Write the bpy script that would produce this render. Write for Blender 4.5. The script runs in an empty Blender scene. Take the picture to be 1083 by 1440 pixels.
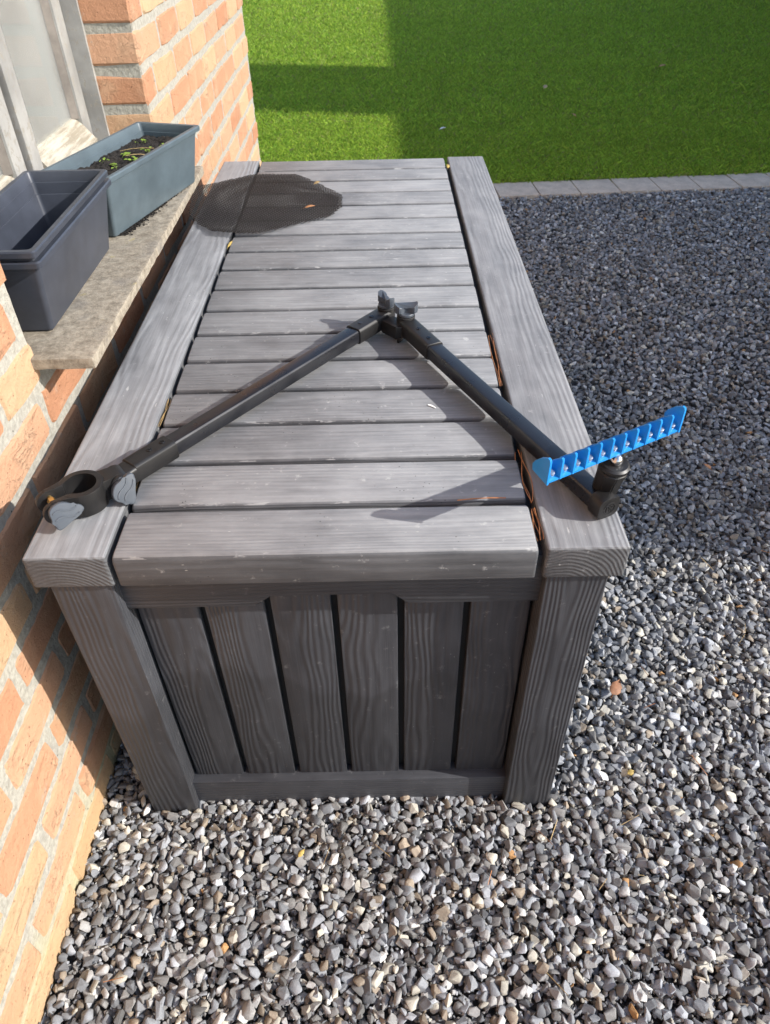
import bpy, bmesh, math, random
import numpy as np
from mathutils import Vector, Matrix, noise as mnoise
random.seed(7); rng = np.random.default_rng(11)
sc = bpy.context.scene
C = sc.collection
R = math.radians

# ------------------------------------------------------------------ camera
cd = bpy.data.cameras.new('camera'); cam = bpy.data.objects.new('camera', cd); C.objects.link(cam)
cd.sensor_fit = 'VERTICAL'; cd.sensor_height = 36; cd.lens = 25.73
cd.clip_start = .02; cd.clip_end = 500
cam.matrix_world = Matrix.Translation((.07, -.598, 1.1972)) @ Matrix.Rotation(R(.1304), 4, 'Z') @ Matrix.Rotation(R(48.6906), 4, 'X') @ Matrix.Rotation(R(-1.2364), 4, 'Z')
cd.dof.use_dof = True; cd.dof.focus_distance = 1.0; cd.dof.aperture_fstop = 13
sc.camera = cam
# ------------------------------------------------------------------ light
SUN = Vector((1, -.22, .587)).normalized()
el = math.asin(SUN.z); az = math.atan2(SUN.x, SUN.y)
w = bpy.data.worlds.new('World'); sc.world = w; w.use_nodes = True
nt = w.node_tree; nt.nodes.clear()
sky = nt.nodes.new('ShaderNodeTexSky'); sky.sky_type = 'NISHITA'; sky.sun_disc = False
sky.sun_elevation = el; sky.sun_rotation = az; sky.air_density = 1.0; sky.dust_density = 1.2
bg = nt.nodes.new('ShaderNodeBackground'); bg.inputs[1].default_value = .15
wo = nt.nodes.new('ShaderNodeOutputWorld')
nt.links.new(sky.outputs[0], bg.inputs[0]); nt.links.new(bg.outputs[0], wo.inputs[0])
sl = bpy.data.lights.new('sun', 'SUN'); sl.energy = 3.25; sl.angle = R(.55); sl.color = (1, .965, .915)
so = bpy.data.objects.new('sun', sl); C.objects.link(so)
so.rotation_euler = SUN.to_track_quat('Z', 'Y').to_euler(); so.location = (4, -1, 5)
sc.view_settings.view_transform = 'Standard'; sc.view_settings.look = 'None'
sc.view_settings.exposure = .94; sc.view_settings.gamma = 1

# ------------------------------------------------------------------ helpers
def put(name, me, mat=None, parent=None, loc=None, rot=None, mw=None):
    o = bpy.data.objects.new(name, me); C.objects.link(o)
    if mat is not None and me is not None and not me.materials: me.materials.append(mat)
    if mw is not None: o.matrix_local = mw
    if loc is not None: o.location = loc
    if rot is not None: o.rotation_euler = rot
    if parent is not None: o.parent = parent
    return o
def tag(o, label=None, cat=None, group=None, kind=None):
    if label: o['label'] = label
    if cat: o['category'] = cat
    if group: o['group'] = group
    if kind: o['kind'] = kind
    return o
def empty(name, loc, label, cat, group=None):
    o = bpy.data.objects.new(name, None); C.objects.link(o); o.location = loc; o.empty_display_size = .05
    return tag(o, label, cat, group)
def mesh(bm, smooth=None, name='mesh'):
    bmesh.ops.recalc_face_normals(bm, faces=bm.faces)
    me = bpy.data.meshes.new(name); bm.to_mesh(me); bm.free()
    if smooth is not None:
        me.polygons.foreach_set('use_smooth', [True]*len(me.polygons)); me.set_sharp_from_angle(angle=R(smooth))
    return me
def box(x0, x1, y0, y1, z0, z1, bev=0., seg=2, bm=None):
    b = bm or bmesh.new()
    r = bmesh.ops.create_cube(b, size=1)
    for v in r['verts']: v.co = Vector(((x0+x1)/2+v.co.x*(x1-x0), (y0+y1)/2+v.co.y*(y1-y0), (z0+z1)/2+v.co.z*(z1-z0)))
    if bev:
        es = {e for v in r['verts'] for e in v.link_edges}
        bmesh.ops.bevel(b, geom=list(es), offset=bev, segments=seg, affect='EDGES', profile=.6)
    return b
def cbox(cx, cy, cz, sx, sy, sz, bev=0., seg=2):        # box centred on its own origin, to be placed at loc
    return box(-sx/2, sx/2, -sy/2, sy/2, -sz/2, sz/2, bev, seg)
def boxobj(name, x0, x1, y0, y1, z0, z1, mat, parent=None, bev=.002, seg=2, smooth=35):
    me = mesh(cbox(0, 0, 0, x1-x0, y1-y0, z1-z0, bev, seg), smooth)
    return put(name, me, mat, parent, ((x0+x1)/2, (y0+y1)/2, (z0+z1)/2))
def prism(out, h0, h1, bev=0., seg=2, bm=None, M=None):   # 2D outline in xy, from h0 to h1 in z
    b = bm or bmesh.new()
    n = len(out)
    lo = [b.verts.new((p[0], p[1], h0)) for p in out]; hi = [b.verts.new((p[0], p[1], h1)) for p in out]
    f1 = b.faces.new(lo[::-1]); f2 = b.faces.new(hi)
    for i in range(n): b.faces.new((lo[i], lo[(i+1) % n], hi[(i+1) % n], hi[i]))
    if bev:
        es = list(f1.edges)+list(f2.edges)
        bmesh.ops.bevel(b, geom=es, offset=bev, segments=seg, affect='EDGES', profile=.6)
    if M is not None: bmesh.ops.transform(b, matrix=M, verts=b.verts)
    return b
def circ(r, n=24, cx=0, cy=0, a0=0, a1=None, ry=None):
    if a1 is None: return [(cx+r*math.cos(2*math.pi*i/n), cy+(ry or r)*math.sin(2*math.pi*i/n)) for i in range(n)]
    return [(cx+r*math.cos(a0+(a1-a0)*i/(n-1)), cy+(ry or r)*math.sin(a0+(a1-a0)*i/(n-1))) for i in range(n)]
def rrect(w_, h_, r, k=4):
    o = []
    for sx, sy, a in ((1, 1, 0), (-1, 1, 90), (-1, -1, 180), (1, -1, 270)):
        for i in range(k+1):
            t = R(a+90*i/k); o.append((sx*(w_/2-r)+r*math.cos(t), sy*(h_/2-r)+r*math.sin(t)))
    return o
def frame(o, xa, za):                                     # matrix with local x ~ xa, z = za
    z = Vector(za).normalized(); x = Vector(xa); x = (x-z*x.dot(z)).normalized(); y = z.cross(x)
    return Matrix(((x.x, y.x, z.x, o[0]), (x.y, y.y, z.y, o[1]), (x.z, y.z, z.z, o[2]), (0, 0, 0, 1)))
def loft(rings, cap0=True, cap1=True, bm=None):
    b = bm or bmesh.new(); vs = [[b.verts.new(p) for p in r] for r in rings]; n = len(rings[0])
    for a, c in zip(vs, vs[1:]):
        for i in range(n): b.faces.new((a[i], a[(i+1) % n], c[(i+1) % n], c[i]))
    if cap0: b.faces.new(vs[0][::-1])
    if cap1: b.faces.new(vs[-1])
    return b
def npmesh(name, V, F, col=None, smooth=False):
    me = bpy.data.meshes.new(name); V = np.asarray(V, np.float32); F = np.asarray(F, np.int32); k = F.shape[1]
    me.vertices.add(len(V)); me.vertices.foreach_set('co', V.ravel())
    me.loops.add(F.size); me.loops.foreach_set('vertex_index', F.ravel())
    me.polygons.add(len(F)); me.polygons.foreach_set('loop_start', np.arange(0, F.size, k, dtype=np.int32))
    me.polygons.foreach_set('use_smooth', np.broadcast_to(np.asarray(smooth, bool), (len(F),)).copy())
    if col is not None:
        a = me.attributes.new('tint', 'FLOAT_COLOR', 'POINT'); a.data.foreach_set('color', np.concatenate([col, np.ones((len(col), 1))], 1).astype(np.float32).ravel())
    me.update(calc_edges=True)
    return me

# ------------------------------------------------------------------ material builder
class NB:
    def __init__(s, name):
        s.m = bpy.data.materials.new(name); s.m.use_nodes = True; s.t = s.m.node_tree; s.t.nodes.clear()
        s.out = s.n('ShaderNodeOutputMaterial'); s.p = s.n('ShaderNodeBsdfPrincipled'); s.l(s.p.outputs[0], s.out.inputs[0])
    def n(s, typ, **k):
        x = s.t.nodes.new(typ)
        for a, v in k.items(): setattr(x, a, v)
        return x
    def l(s, a, b): s.t.links.new(a, b)
    def set(s, sock, v):
        if hasattr(v, 'is_linked') or isinstance(v, bpy.types.NodeSocket): s.l(v, sock)
        elif isinstance(v, (tuple, list)) and len(v) == 3 and sock.type == 'RGBA': sock.default_value = (*v, 1)
        else: sock.default_value = v
    def math(s, op, a, b=0., c=0.):
        x = s.n('ShaderNodeMath', operation=op); s.set(x.inputs[0], a); s.set(x.inputs[1], b); s.set(x.inputs[2], c); return x.outputs[0]
    def mix(s, f, a, b, mode='MIX'):
        x = s.n('ShaderNodeMix', data_type='RGBA', blend_type=mode); s.set(x.inputs[0], f); s.set(x.inputs[6], a); s.set(x.inputs[7], b); return x.outputs[2]
    def ramp(s, v, a, b):                                   # smooth 0..1 between a and b
        x = s.n('ShaderNodeMapRange', interpolation_type='SMOOTHSTEP'); s.set(x.inputs[0], v); x.inputs[1].default_value = a; x.inputs[2].default_value = b; return x.outputs[0]
    def noise(s, vec, scale, detail=3, rough=.55, dist=0.):
        x = s.n('ShaderNodeTexNoise'); s.l(vec, x.inputs['Vector']); x.inputs['Scale'].default_value = scale; x.inputs['Detail'].default_value = detail
        x.inputs['Roughness'].default_value = rough; x.inputs['Distortion'].default_value = dist; return x.outputs[0]
    def voro(s, vec, scale, feat='F1', out=0):
        x = s.n('ShaderNodeTexVoronoi', feature=feat); s.l(vec, x.inputs['Vector']); x.inputs['Scale'].default_value = scale; return x.outputs[out]
    def obj(s): return s.n('ShaderNodeTexCoord').outputs['Object']
    def rand(s): return s.n('ShaderNodeObjectInfo').outputs['Random']
    def comb(s, x, y, z):
        c = s.n('ShaderNodeCombineXYZ'); s.set(c.inputs[0], x); s.set(c.inputs[1], y); s.set(c.inputs[2], z); return c.outputs[0]
    def sep(s, v):
        c = s.n('ShaderNodeSeparateXYZ'); s.l(v, c.inputs[0]); return c.outputs
    def shift(s, vec, k=(37., 17., 53.)):                   # per-object offset
        r = s.rand(); c = s.comb(s.math('MULTIPLY', r, k[0]), s.math('MULTIPLY', r, k[1]), s.math('MULTIPLY', r, k[2]))
        a = s.n('ShaderNodeVectorMath', operation='ADD'); s.l(vec, a.inputs[0]); s.l(c, a.inputs[1]); return a.outputs[0]
    def bump(s, h, strength, dist, nrm=None):
        b = s.n('ShaderNodeBump'); s.l(h, b.inputs['Height']); b.inputs['Strength'].default_value = strength; b.inputs['Distance'].default_value = dist
        if nrm is not None: s.l(nrm, b.inputs['Normal'])
        return b.outputs[0]
    def done(s, col=None, rough=None, nrm=None, metal=None, spec=None):
        if col is not None: s.set(s.p.inputs['Base Color'], col)
        if rough is not None: s.set(s.p.inputs['Roughness'], rough)
        if nrm is not None: s.l(nrm, s.p.inputs['Normal'])
        if metal is not None: s.p.inputs['Metallic'].default_value = metal
        if spec is not None: s.p.inputs['Specular IOR Level'].default_value = spec
        return s.m

def m_wood(name, axis, dark, light, freq, ringamt, ringbump, dust, rough=.62, finescale=260, warp=.055, damp=False, bleach=None):
    b = NB(name); co = b.obj(); X, Y, Z = b.sep(co); r = b.rand()
    al, u, w_ = {'x': (X, Y, Z), 'y': (Y, X, Z), 'z': (Z, X, Y)}[axis]
    r2 = b.math('FRACT', b.math('MULTIPLY', r, 91.7)); r3 = b.math('FRACT', b.math('MULTIPLY', r, 53.3))
    off = b.comb(b.math('MULTIPLY', r, 37.), b.math('MULTIPLY', r2, 23.), b.math('MULTIPLY', r3, 31.))
    def vec(sa, su):
        v = b.comb(b.math('MULTIPLY', al, sa), b.math('MULTIPLY', u, su), b.math('MULTIPLY', w_, su))
        a = b.n('ShaderNodeVectorMath', operation='ADD'); b.l(v, a.inputs[0]); b.l(off, a.inputs[1]); return a.outputs[0]
    n1 = b.noise(vec(3.2, 14.), 1., 2, .45)
    uu = b.math('ADD', u, b.math('MULTIPLY', b.math('SUBTRACT', r2, .5), .07))
    ww = b.math('ADD', w_, b.math('MULTIPLY_ADD', r3, .03, .035))
    rr = b.math('SQRT', b.math('ADD', b.math('MULTIPLY', uu, uu), b.math('MULTIPLY', ww, ww)))
    rr = b.math('ADD', rr, b.math('MULTIPLY', n1, warp))
    ring = b.math('MULTIPLY_ADD', b.math('SINE', b.math('MULTIPLY', rr, freq)), .5, .5)
    fine = b.noise(vec(7., finescale), 1., 3, .6)
    big = b.noise(vec(9., 13.), 1., 5, .65)
    mid = b.noise(vec(14., 110.), 1., 5, .7)
    t = b.math('ADD', b.math('MULTIPLY', b.math('SUBTRACT', fine, .5), .75), b.math('MULTIPLY', b.math('SUBTRACT', big, .5), 1.5))
    t = b.math('ADD', t, b.math('MULTIPLY', b.math('SUBTRACT', mid, .5), .6))
    t = b.math('ADD', t, b.math('MULTIPLY', b.math('SUBTRACT', ring, .5), ringamt))
    t = b.math('ADD', t, b.math('MULTIPLY', b.math('SUBTRACT', r, .5), .28))
    t = b.math('ADD', t, .5)
    cl = b.n('ShaderNodeClamp'); b.l(t, cl.inputs[0])
    col = b.mix(cl.outputs[0], dark, light)
    gco = b.shift(co)
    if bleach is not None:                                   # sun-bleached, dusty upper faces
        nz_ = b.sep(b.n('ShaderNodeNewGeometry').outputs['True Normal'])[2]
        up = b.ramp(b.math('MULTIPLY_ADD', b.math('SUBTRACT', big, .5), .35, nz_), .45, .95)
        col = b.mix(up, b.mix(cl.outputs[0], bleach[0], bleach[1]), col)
    if damp:
        wp = b.n('ShaderNodeNewGeometry').outputs['Position']; WPX, WPY, WPZ = b.sep(wp)
        lvl = b.math('ADD', WPZ, b.math('MULTIPLY', b.math('SUBTRACT', b.noise(b.comb(WPX, WPY, b.math('MULTIPLY', WPZ, .3)), 4.5, 2), .5), .45))
        col = b.mix(b.math('MULTIPLY', b.ramp(lvl, .285, .262), .42), col, (.022, .022, .024))
    d1 = b.ramp(b.noise(gco, 55., 6, .7), .60, .74)
    col = b.mix(b.math('MULTIPLY', d1, dust), col, (.42, .42, .41))
    sp = b.ramp(b.voro(vec(45., 130.), 1.), .10, .05)       # small pale flecks
    spm = b.ramp(b.noise(gco, 9., 2), .52, .62)
    col = b.mix(b.math('MULTIPLY', b.math('MULTIPLY', sp, spm), dust), col, (.5, .5, .48))
    if bleach is not None:
        sf = b.math('MULTIPLY', b.ramp(b.noise(vec(38., 150.), 1., 3, .6), .66, .70), b.ramp(b.noise(gco, 6., 2), .55, .66))
        col = b.mix(b.math('MULTIPLY', sf, .75), col, (.50, .50, .49))
    if axis == 'x' and bleach is not None:                   # paint worn off along the front arris of each plank
        eg = b.math('MULTIPLY', b.math('MULTIPLY', b.ramp(Y, -.0355, -.0395), b.ramp(nz_, .25, .6)), b.ramp(b.noise(vec(16., 60.), 1., 4, .7), .60, .66))
        col = b.mix(b.math('MULTIPLY', eg, .55), col, (.50, .50, .49))
    pk = b.ramp(b.voro(gco, 140.), .13, .08); pkm = b.ramp(b.noise(gco, 11., 2), .58, .64)
    pit = b.math('MULTIPLY', pk, pkm)
    col = b.mix(b.math('MULTIPLY', pit, .85), col, (.02, .02, .02))
    h = b.math('ADD', b.math('MULTIPLY', ring, ringbump), b.math('MULTIPLY', fine, .45))
    h = b.math('SUBTRACT', h, b.math('MULTIPLY', pit, .8))
    nr = b.bump(h, .55, .0016)
    ro = b.math('MULTIPLY_ADD', b.math('SUBTRACT', big, .5), .35, rough)
    return b.done(col, ro, nr, spec=.42)
def m_plain(name, col, rough=.5, var=.25, scale=40., bump=.1, bd=.001, metal=0., spec=.5):
    b = NB(name); co = b.shift(b.obj()); n = b.noise(co, scale, 5, .65); n2 = b.noise(co, scale*.2, 3)
    f = b.math('ADD', b.math('MULTIPLY', n, .5), b.math('MULTIPLY', n2, .5))
    c = b.mix(b.ramp(f, .3, .7), tuple(x*(1-var) for x in col), tuple(min(1, x*(1+var)) for x in col))
    return b.done(c, b.math('MULTIPLY_ADD', n2, .25, rough-.12), b.bump(n, bump, bd), metal, spec)

M = {}
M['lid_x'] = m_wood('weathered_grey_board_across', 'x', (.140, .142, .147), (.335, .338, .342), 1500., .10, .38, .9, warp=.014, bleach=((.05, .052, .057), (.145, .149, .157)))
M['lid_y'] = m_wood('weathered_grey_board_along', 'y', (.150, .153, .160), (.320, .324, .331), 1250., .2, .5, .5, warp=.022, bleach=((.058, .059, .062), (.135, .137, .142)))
M['body'] = m_wood('charcoal_board', 'z', (.029, .030, .035), (.066, .068, .076), 1050., .2, .75, .22, .5, warp=.04, damp=True)
M['rail'] = m_wood('charcoal_rail', 'x', (.030, .031, .036), (.070, .072, .080), 900., .14, .45, .22, .5, warp=.03)
M['inner'] = m_plain('black_plastic_inside', (.012, .012, .013), .7)
M['blackmetal'] = m_plain('black_anodised_tube', (.010, .0105, .0135), .30, .18, 120., .04, .0004, .0, .6)
M['blackplastic'] = m_plain('black_moulded_plastic', (.012, .0115, .0115), .44, .2, 150., .06, .0005)
M['knob'] = m_plain('blue_grey_knob_plastic', (.066, .078, .095), .42, .05, 40., .02, .0003)
M['brass'] = m_plain('brass', (.72, .52, .2), .3, .1, 60., .02, .0004, 1.)
M['chrome'] = m_plain('bright_steel', (.7, .7, .7), .22, .08, 80., .02, .0004, 1.)
M['blue'] = m_plain('blue_plastic', (.012, .235, .64), .38, .1, 90., .04, .0004)
M['net'] = m_plain('black_net_plastic', (.020, .016, .014), .8, .2, 60.)
M['darkpot'] = m_plain('dark_grey_pot_plastic', (.044, .050, .066), .40, .22, 26., .06, .0006)
M['greenpot'] = m_plain('blue_green_pot_plastic', (.082, .110, .127), .44, .2, 22., .08, .0006)
M['soil'] = m_plain('potting_soil', (.014, .011, .009), .95, .6, 160., .9, .004)
M['leafgreen'] = m_plain('seedling_green', (.19, .29, .035), .5, .35, 60.)
M['needle'] = m_plain('pine_needle_brown', (.42, .17, .06), .6, .35, 80.)
M['straw'] = m_plain('dry_straw', (.42, .30, .14), .65, .4, 60.)
M['leafdry'] = m_plain('dry_leaf_orange', (.42, .2, .09), .65, .35, 70., .3, .001)
M['leafbrown'] = m_plain('dry_leaf_brown', (.30, .14, .07), .7, .45, 90., .4, .001)
M['leafyel'] = m_plain('dry_leaf_yellow', (.5, .36, .1), .65, .3, 70., .3, .001)
M['dropping'] = m_plain('white_fleck', (.75, .75, .72), .8)
M['putty'] = m_plain('dirty_putty', (.17, .15, .13), .8, .25, 60., .4, .001)  # grey-brown puts the shade of the sash reveal into the putty colour
M['bareoak'] = m_plain('dark_bare_timber', (.05, .03, .022), .8, .3, 60.)
M['screw'] = m_plain('black_screw', (.06, .06, .065), .25, .1, 60., .02, .0003, 1.)
M['room'] = m_plain('dim_room', (.05, .045, .04), .9)
M['curtain'] = m_plain('pale_curtain', (.62, .63, .64), .9, .1, 8., .3, .004)
M['paver'] = m_plain('concrete_paver', (.52, .43, .335), .9, .2, 90., .35, .0015)
M['tile'] = m_plain('dark_roof', (.07, .06, .055), .8, .3, 12.)

def m_paint():
    b = NB('flaking_white_paint'); co = b.shift(b.obj()); n = b.noise(co, 60., 6, .7); g = b.noise(co, 9., 4)
    X, Y, Z = b.sep(co); st = b.noise(b.comb(b.math('MULTIPLY', X, 60.), b.math('MULTIPLY', Y, 60.), b.math('MULTIPLY', Z, 5.)), 2., 4)
    c = b.mix(b.ramp(g, .3, .7), (.24, .235, .22), (.42, .41, .385))
    c = b.mix(b.math('MULTIPLY', b.ramp(st, .5, .7), .35), c, (.3, .29, .27))
    fl = b.ramp(n, .56, .60); c = b.mix(b.math('MULTIPLY', fl, .6), c, (.30, .27, .22))
    return b.done(c, .6, b.bump(b.math('SUBTRACT', n, b.math('MULTIPLY', fl, .5)), .5, .0015))
M['paint'] = m_paint()
def m_cream():
    b = NB('peeling_cream_paint'); co = b.obj(); X, Y, Z = b.sep(co)
    v = b.comb(b.math('MULTIPLY', X, 120.), b.math('MULTIPLY', Y, 9.), b.math('MULTIPLY', Z, 120.)); st = b.noise(v, 1., 5, .65)
    c = b.mix(b.ramp(st, .35, .65), (.27, .235, .175), (.46, .425, .35))
    return b.done(c, .7, b.bump(st, .8, .003))
M['cream'] = m_cream()
def m_glass():
    b = NB('window_glass'); b.t.nodes.remove(b.p)
    g = b.n('ShaderNodeBsdfGlossy'); g.inputs['Roughness'].default_value = .02; tr = b.n('ShaderNodeBsdfTransparent'); tr.inputs[0].default_value = (.9, .93, .92, 1)
    df = b.n('ShaderNodeBsdfDiffuse'); df.inputs[0].default_value = (.6, .6, .58, 1)
    f = b.n('ShaderNodeFresnel'); f.inputs[0].default_value = 1.5
    m = b.n('ShaderNodeMixShader'); b.l(f.outputs[0], m.inputs[0]); b.l(tr.outputs[0], m.inputs[1]); b.l(g.outputs[0], m.inputs[2])
    co = b.obj(); d = b.math('MULTIPLY_ADD', b.ramp(b.noise(co, 5., 2), .3, .8), .10, .16)   # film of dirt
    m2 = b.n('ShaderNodeMixShader'); b.set(m2.inputs[0], d); b.l(m.outputs[0], m2.inputs[1]); b.l(df.outputs[0], m2.inputs[2])
    b.l(m2.outputs[0], b.out.inputs[0]); return b.m
M['glass'] = m_glass()
def m_stone_sill():
    b = NB('lichen_stone_sill'); co = b.obj(); n = b.noise(co, 70., 8, .72); g = b.noise(co, 14., 5, .6); X, Y, Z = b.sep(co)
    st = b.noise(b.comb(b.math('MULTIPLY', X, 22.), b.math('MULTIPLY', Y, 70.), b.math('MULTIPLY', Z, 40.)), 1., 5, .65)
    c = b.mix(b.ramp(n, .3, .7), (.18, .15, .11), (.385, .335, .26))
    c = b.mix(b.math('MULTIPLY', b.ramp(g, .52, .72), .5), c, (.17, .155, .14))
    c = b.mix(b.math('MULTIPLY', b.ramp(st, .55, .7), .4), c, (.38, .35, .28))
    c = b.mix(b.math('MULTIPLY', b.ramp(b.noise(co, 32., 3), .68, .74), .35), c, (.36, .30, .08))
    return b.done(c, .92, b.bump(b.math('ADD', n, b.math('MULTIPLY', st, .5)), .8, .003))
M['sill'] = m_stone_sill()
def m_brick():
    b = NB('fired_clay_brick'); ob = b.obj(); co = b.shift(ob); r = b.rand()
    r2 = b.math('FRACT', b.math('MULTIPLY', r, 71.3))
    n = b.noise(co, 55., 8, .72); g = b.noise(co, 13., 4, .6); X0, Y0, Z0 = b.sep(co); cr = b.noise(b.comb(b.math('MULTIPLY', X0, 40.), b.math('MULTIPLY', Y0, 16.), b.math('MULTIPLY', Z0, 55.)), 1., 6, .7, .6)
    c = b.mix(r, (.46, .225, .125), (.56, .325, .20))
    c = b.mix(b.math('MULTIPLY', b.ramp(b.math('MULTIPLY_ADD', g, .5, b.math('MULTIPLY', r2, .75)), .55, 1.0), .75), c, (.55, .40, .235))
    c = b.mix(b.math('MULTIPLY', b.ramp(g, .45, .7), .6), c, (.57, .37, .235))
    c = b.mix(b.math('MULTIPLY', b.ramp(n, .58, .74), .4), c, (.27, .10, .055))
    # algae-stained yellow course at the foot of the wall (world height)
    geo = b.n('ShaderNodeNewGeometry').outputs['Position']; PX, PY, PZ = b.sep(geo)
    low = b.math('MULTIPLY', b.ramp(b.math('ADD', PZ, b.math('MULTIPLY', g, .12)), .20, .04), .5)
    sm = b.ramp(b.noise(co, 20., 6, .7), .60, .70); c = b.mix(b.math('MULTIPLY', sm, .5), c, (.40, .37, .31))
    c = b.mix(low, c, (.50, .40, .21))
    ck = b.math('MULTIPLY', b.ramp(b.math('ABSOLUTE', b.math('SUBTRACT', cr, .5)), .010, .0), b.ramp(g, .48, .62))
    c = b.mix(b.math('MULTIPLY', ck, .06), c, (.2, .09, .05))
    gt = b.noise(co, 260., 4, .7); h = b.math('SUBTRACT', b.math('ADD', n, g), b.math('MULTIPLY', ck, .2)); h = b.math('ADD', h, b.math('MULTIPLY', gt, .35))
    pr = b.ramp(b.voro(co, 120.), .16, .08); c = b.mix(b.math('MULTIPLY', pr, b.ramp(n, .5, .6)), c, (.16, .075, .045)); h = b.math('SUBTRACT', h, b.math('MULTIPLY', pr, .5))
    return b.done(c, .92, b.bump(h, .9, .005), spec=.25)
M['brick'] = m_brick()
def m_mortar():
    b = NB('cement_mortar'); co = b.n('ShaderNodeNewGeometry').outputs['Position']; n = b.noise(co, 110., 6, .62); g = b.noise(co, 18., 4)
    X, Y, Z = b.sep(co)
    c = b.mix(b.ramp(n, .3, .7), (.31, .295, .25), (.44, .42, .36))
    c = b.mix(b.math('MULTIPLY', b.ramp(g, .5, .7), .4), c, (.30, .29, .27))
    low = b.math('MULTIPLY', b.ramp(b.math('ADD', Z, b.math('MULTIPLY', g, .12)), .20, .05), .7)
    c = b.mix(low, c, (.45, .40, .2))
    pit = b.ramp(b.voro(co, 60.), .12, .06); c = b.mix(b.math('MULTIPLY', pit, b.ramp(g, .5, .6)), c, (.06, .055, .05))
    return b.done(c, .95, b.bump(n, .9, .004), spec=.2)
M['mortar'] = m_mortar()
def m_tint(name, rough, bump, bd, scale, spec=.4, transl=0., mul=.35):
    b = NB(name); a = b.n('ShaderNodeAttribute', attribute_name='tint'); co = b.n('ShaderNodeNewGeometry').outputs['Position']
    n = b.noise(co, scale, 5, .7)
    c = b.mix(1., a.outputs[0], b.mix(n, (1-mul,)*3, (1+mul,)*3), 'MULTIPLY')
    b.done(c, rough, b.bump(n, bump, bd), spec=spec)
    if transl:
        t = b.n('ShaderNodeBsdfTranslucent'); b.l(c, t.inputs[0]); m = b.n('ShaderNodeMixShader'); m.inputs[0].default_value = transl
        b.l(b.p.outputs[0], m.inputs[1]); b.l(t.outputs[0], m.inputs[2]); b.l(m.outputs[0], b.out.inputs[0])
    return b.m
M['stone'] = m_tint('crushed_slate', .72, .5, .0015, 380., .4)
M['grassblade'] = m_tint('grass_blade', .55, .0, .001, 3., .3, .5, .25)
def m_ground(name, c1, c2, scale, bump, bd):
    b = NB(name); co = b.n('ShaderNodeNewGeometry').outputs['Position']; n = b.noise(co, scale, 6, .7); g = b.noise(co, scale*.08, 4)
    v = b.voro(co, scale*.6)
    c = b.mix(b.ramp(b.math('MULTIPLY_ADD', g, .5, b.math('MULTIPLY', n, .5)), .3, .7), c1, c2)
    return b.done(c, .95, b.bump(b.math('ADD', n, v), bump, bd), spec=.2)
M['gravelbed'] = m_ground('gravel_bed', (.06, .06, .063), (.18, .178, .18), 110., 1., .012)
M['lawn'] = m_ground('lawn_thatch', (.16, .215, .03), (.24, .295, .058), 60., .8, .02)
M['shedwall'] = m_ground('rendered_brick_wall', (.26, .12, .07), (.36, .2, .12), 14., .5, .01)

# ------------------------------------------------------------------ ground, lawn, kerb
KA = (.64, 3.017); KD = Vector((1.326, .0715, 0)).normalized(); KN = Vector((-KD.y, KD.x, 0))     # near edge of the kerb, its direction
def kerb_y(x): return KA[1]+(x-KA[0])*KD.y/KD.x
bm = bmesh.new()
vs = [bm.verts.new(p) for p in ((-.62, -12, -.016), (60, -12, -.016), (60, kerb_y(60)+.1, -.016), (-.62, kerb_y(-.62)+.1, -.016))]; bm.faces.new(vs)
tag(put('gravel_ground', mesh(bm), M['gravelbed']), 'ground bed under the grey gravel', 'ground', kind='structure')
bm = bmesh.new()
pts = [(-60, 90), (-60, kerb_y(-60)+.15)]+[(60, kerb_y(60)+.15), (60, 90)]
bm.faces.new([bm.verts.new((x, y, .006)) for x, y in pts])
tag(put('lawn', mesh(bm), M['lawn']), 'mown green lawn beyond the kerb', 'lawn', kind='structure')
kerb = empty('kerb', (0, 0, 0), 'row of square concrete kerb slabs between gravel and lawn', 'kerb'); kerb['kind'] = 'structure'
kang = math.atan2(KD.y, KD.x)
km = [mesh(cbox(0, 0, 0, .193+random.uniform(-.001, .001), .2, .06, .004), 35) for _ in range(4)]
for me_ in km: me_.materials.append(M['paver'])
for i in range(-8, 22):
    s = .198*i+.0
    p = Vector((KA[0], KA[1], 0))+KD*(s+.1)+KN*.10
    o = put('kerb_slab', km[i % 4], None, kerb, (p.x, p.y, -.018+random.uniform(-.001, .0015)))
    o.rotation_euler = (random.uniform(-.008, .008), random.uniform(-.008, .008), kang+random.uniform(-.012, .012))

# --- gravel stones
def hull_stones(n, npts, flat, bev=0.):
    L = []
    for k in range(n):
        b = bmesh.new()
        sc_ = np.array([1., rng.uniform(.52, .92), rng.uniform(*flat)])
        for q in range(npts):
            v = rng.normal(size=3); v /= np.linalg.norm(v); v = np.sign(v)*np.abs(v)**.86; v *= rng.uniform(.86, 1.04)*sc_/max(1, np.linalg.norm(v)*.92)
            b.verts.new(v)
        bmesh.ops.convex_hull(b, input=b.verts); bmesh.ops.delete(b, geom=[v for v in b.verts if not v.link_faces], context='VERTS')
        if bev:
            bmesh.ops.dissolve_limit(b, angle_limit=R(16), verts=b.verts, edges=b.edges)
            bmesh.ops.bevel(b, geom=list(b.edges), offset=bev, segments=1, affect='EDGES', clamp_overlap=True)
        bmesh.ops.triangulate(b, faces=b.faces)
        b.verts.index_update()
        V = np.array([v.co for v in b.verts]); F = np.array([[v.index for v in f.verts] for f in b.faces]); b.free()
        L.append((V, F))
    return L
def inside_solid(x, y):
    return (x < -.428) | ((x > -.30) & (x < .30) & (y > .06) & (y < 1.46)) | ((x > -.337) & (x < -.257) & (y > .003) & (y < .08)) | ((x < .337) & (x > .257) & (y > .003) & (y < .08))
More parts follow.
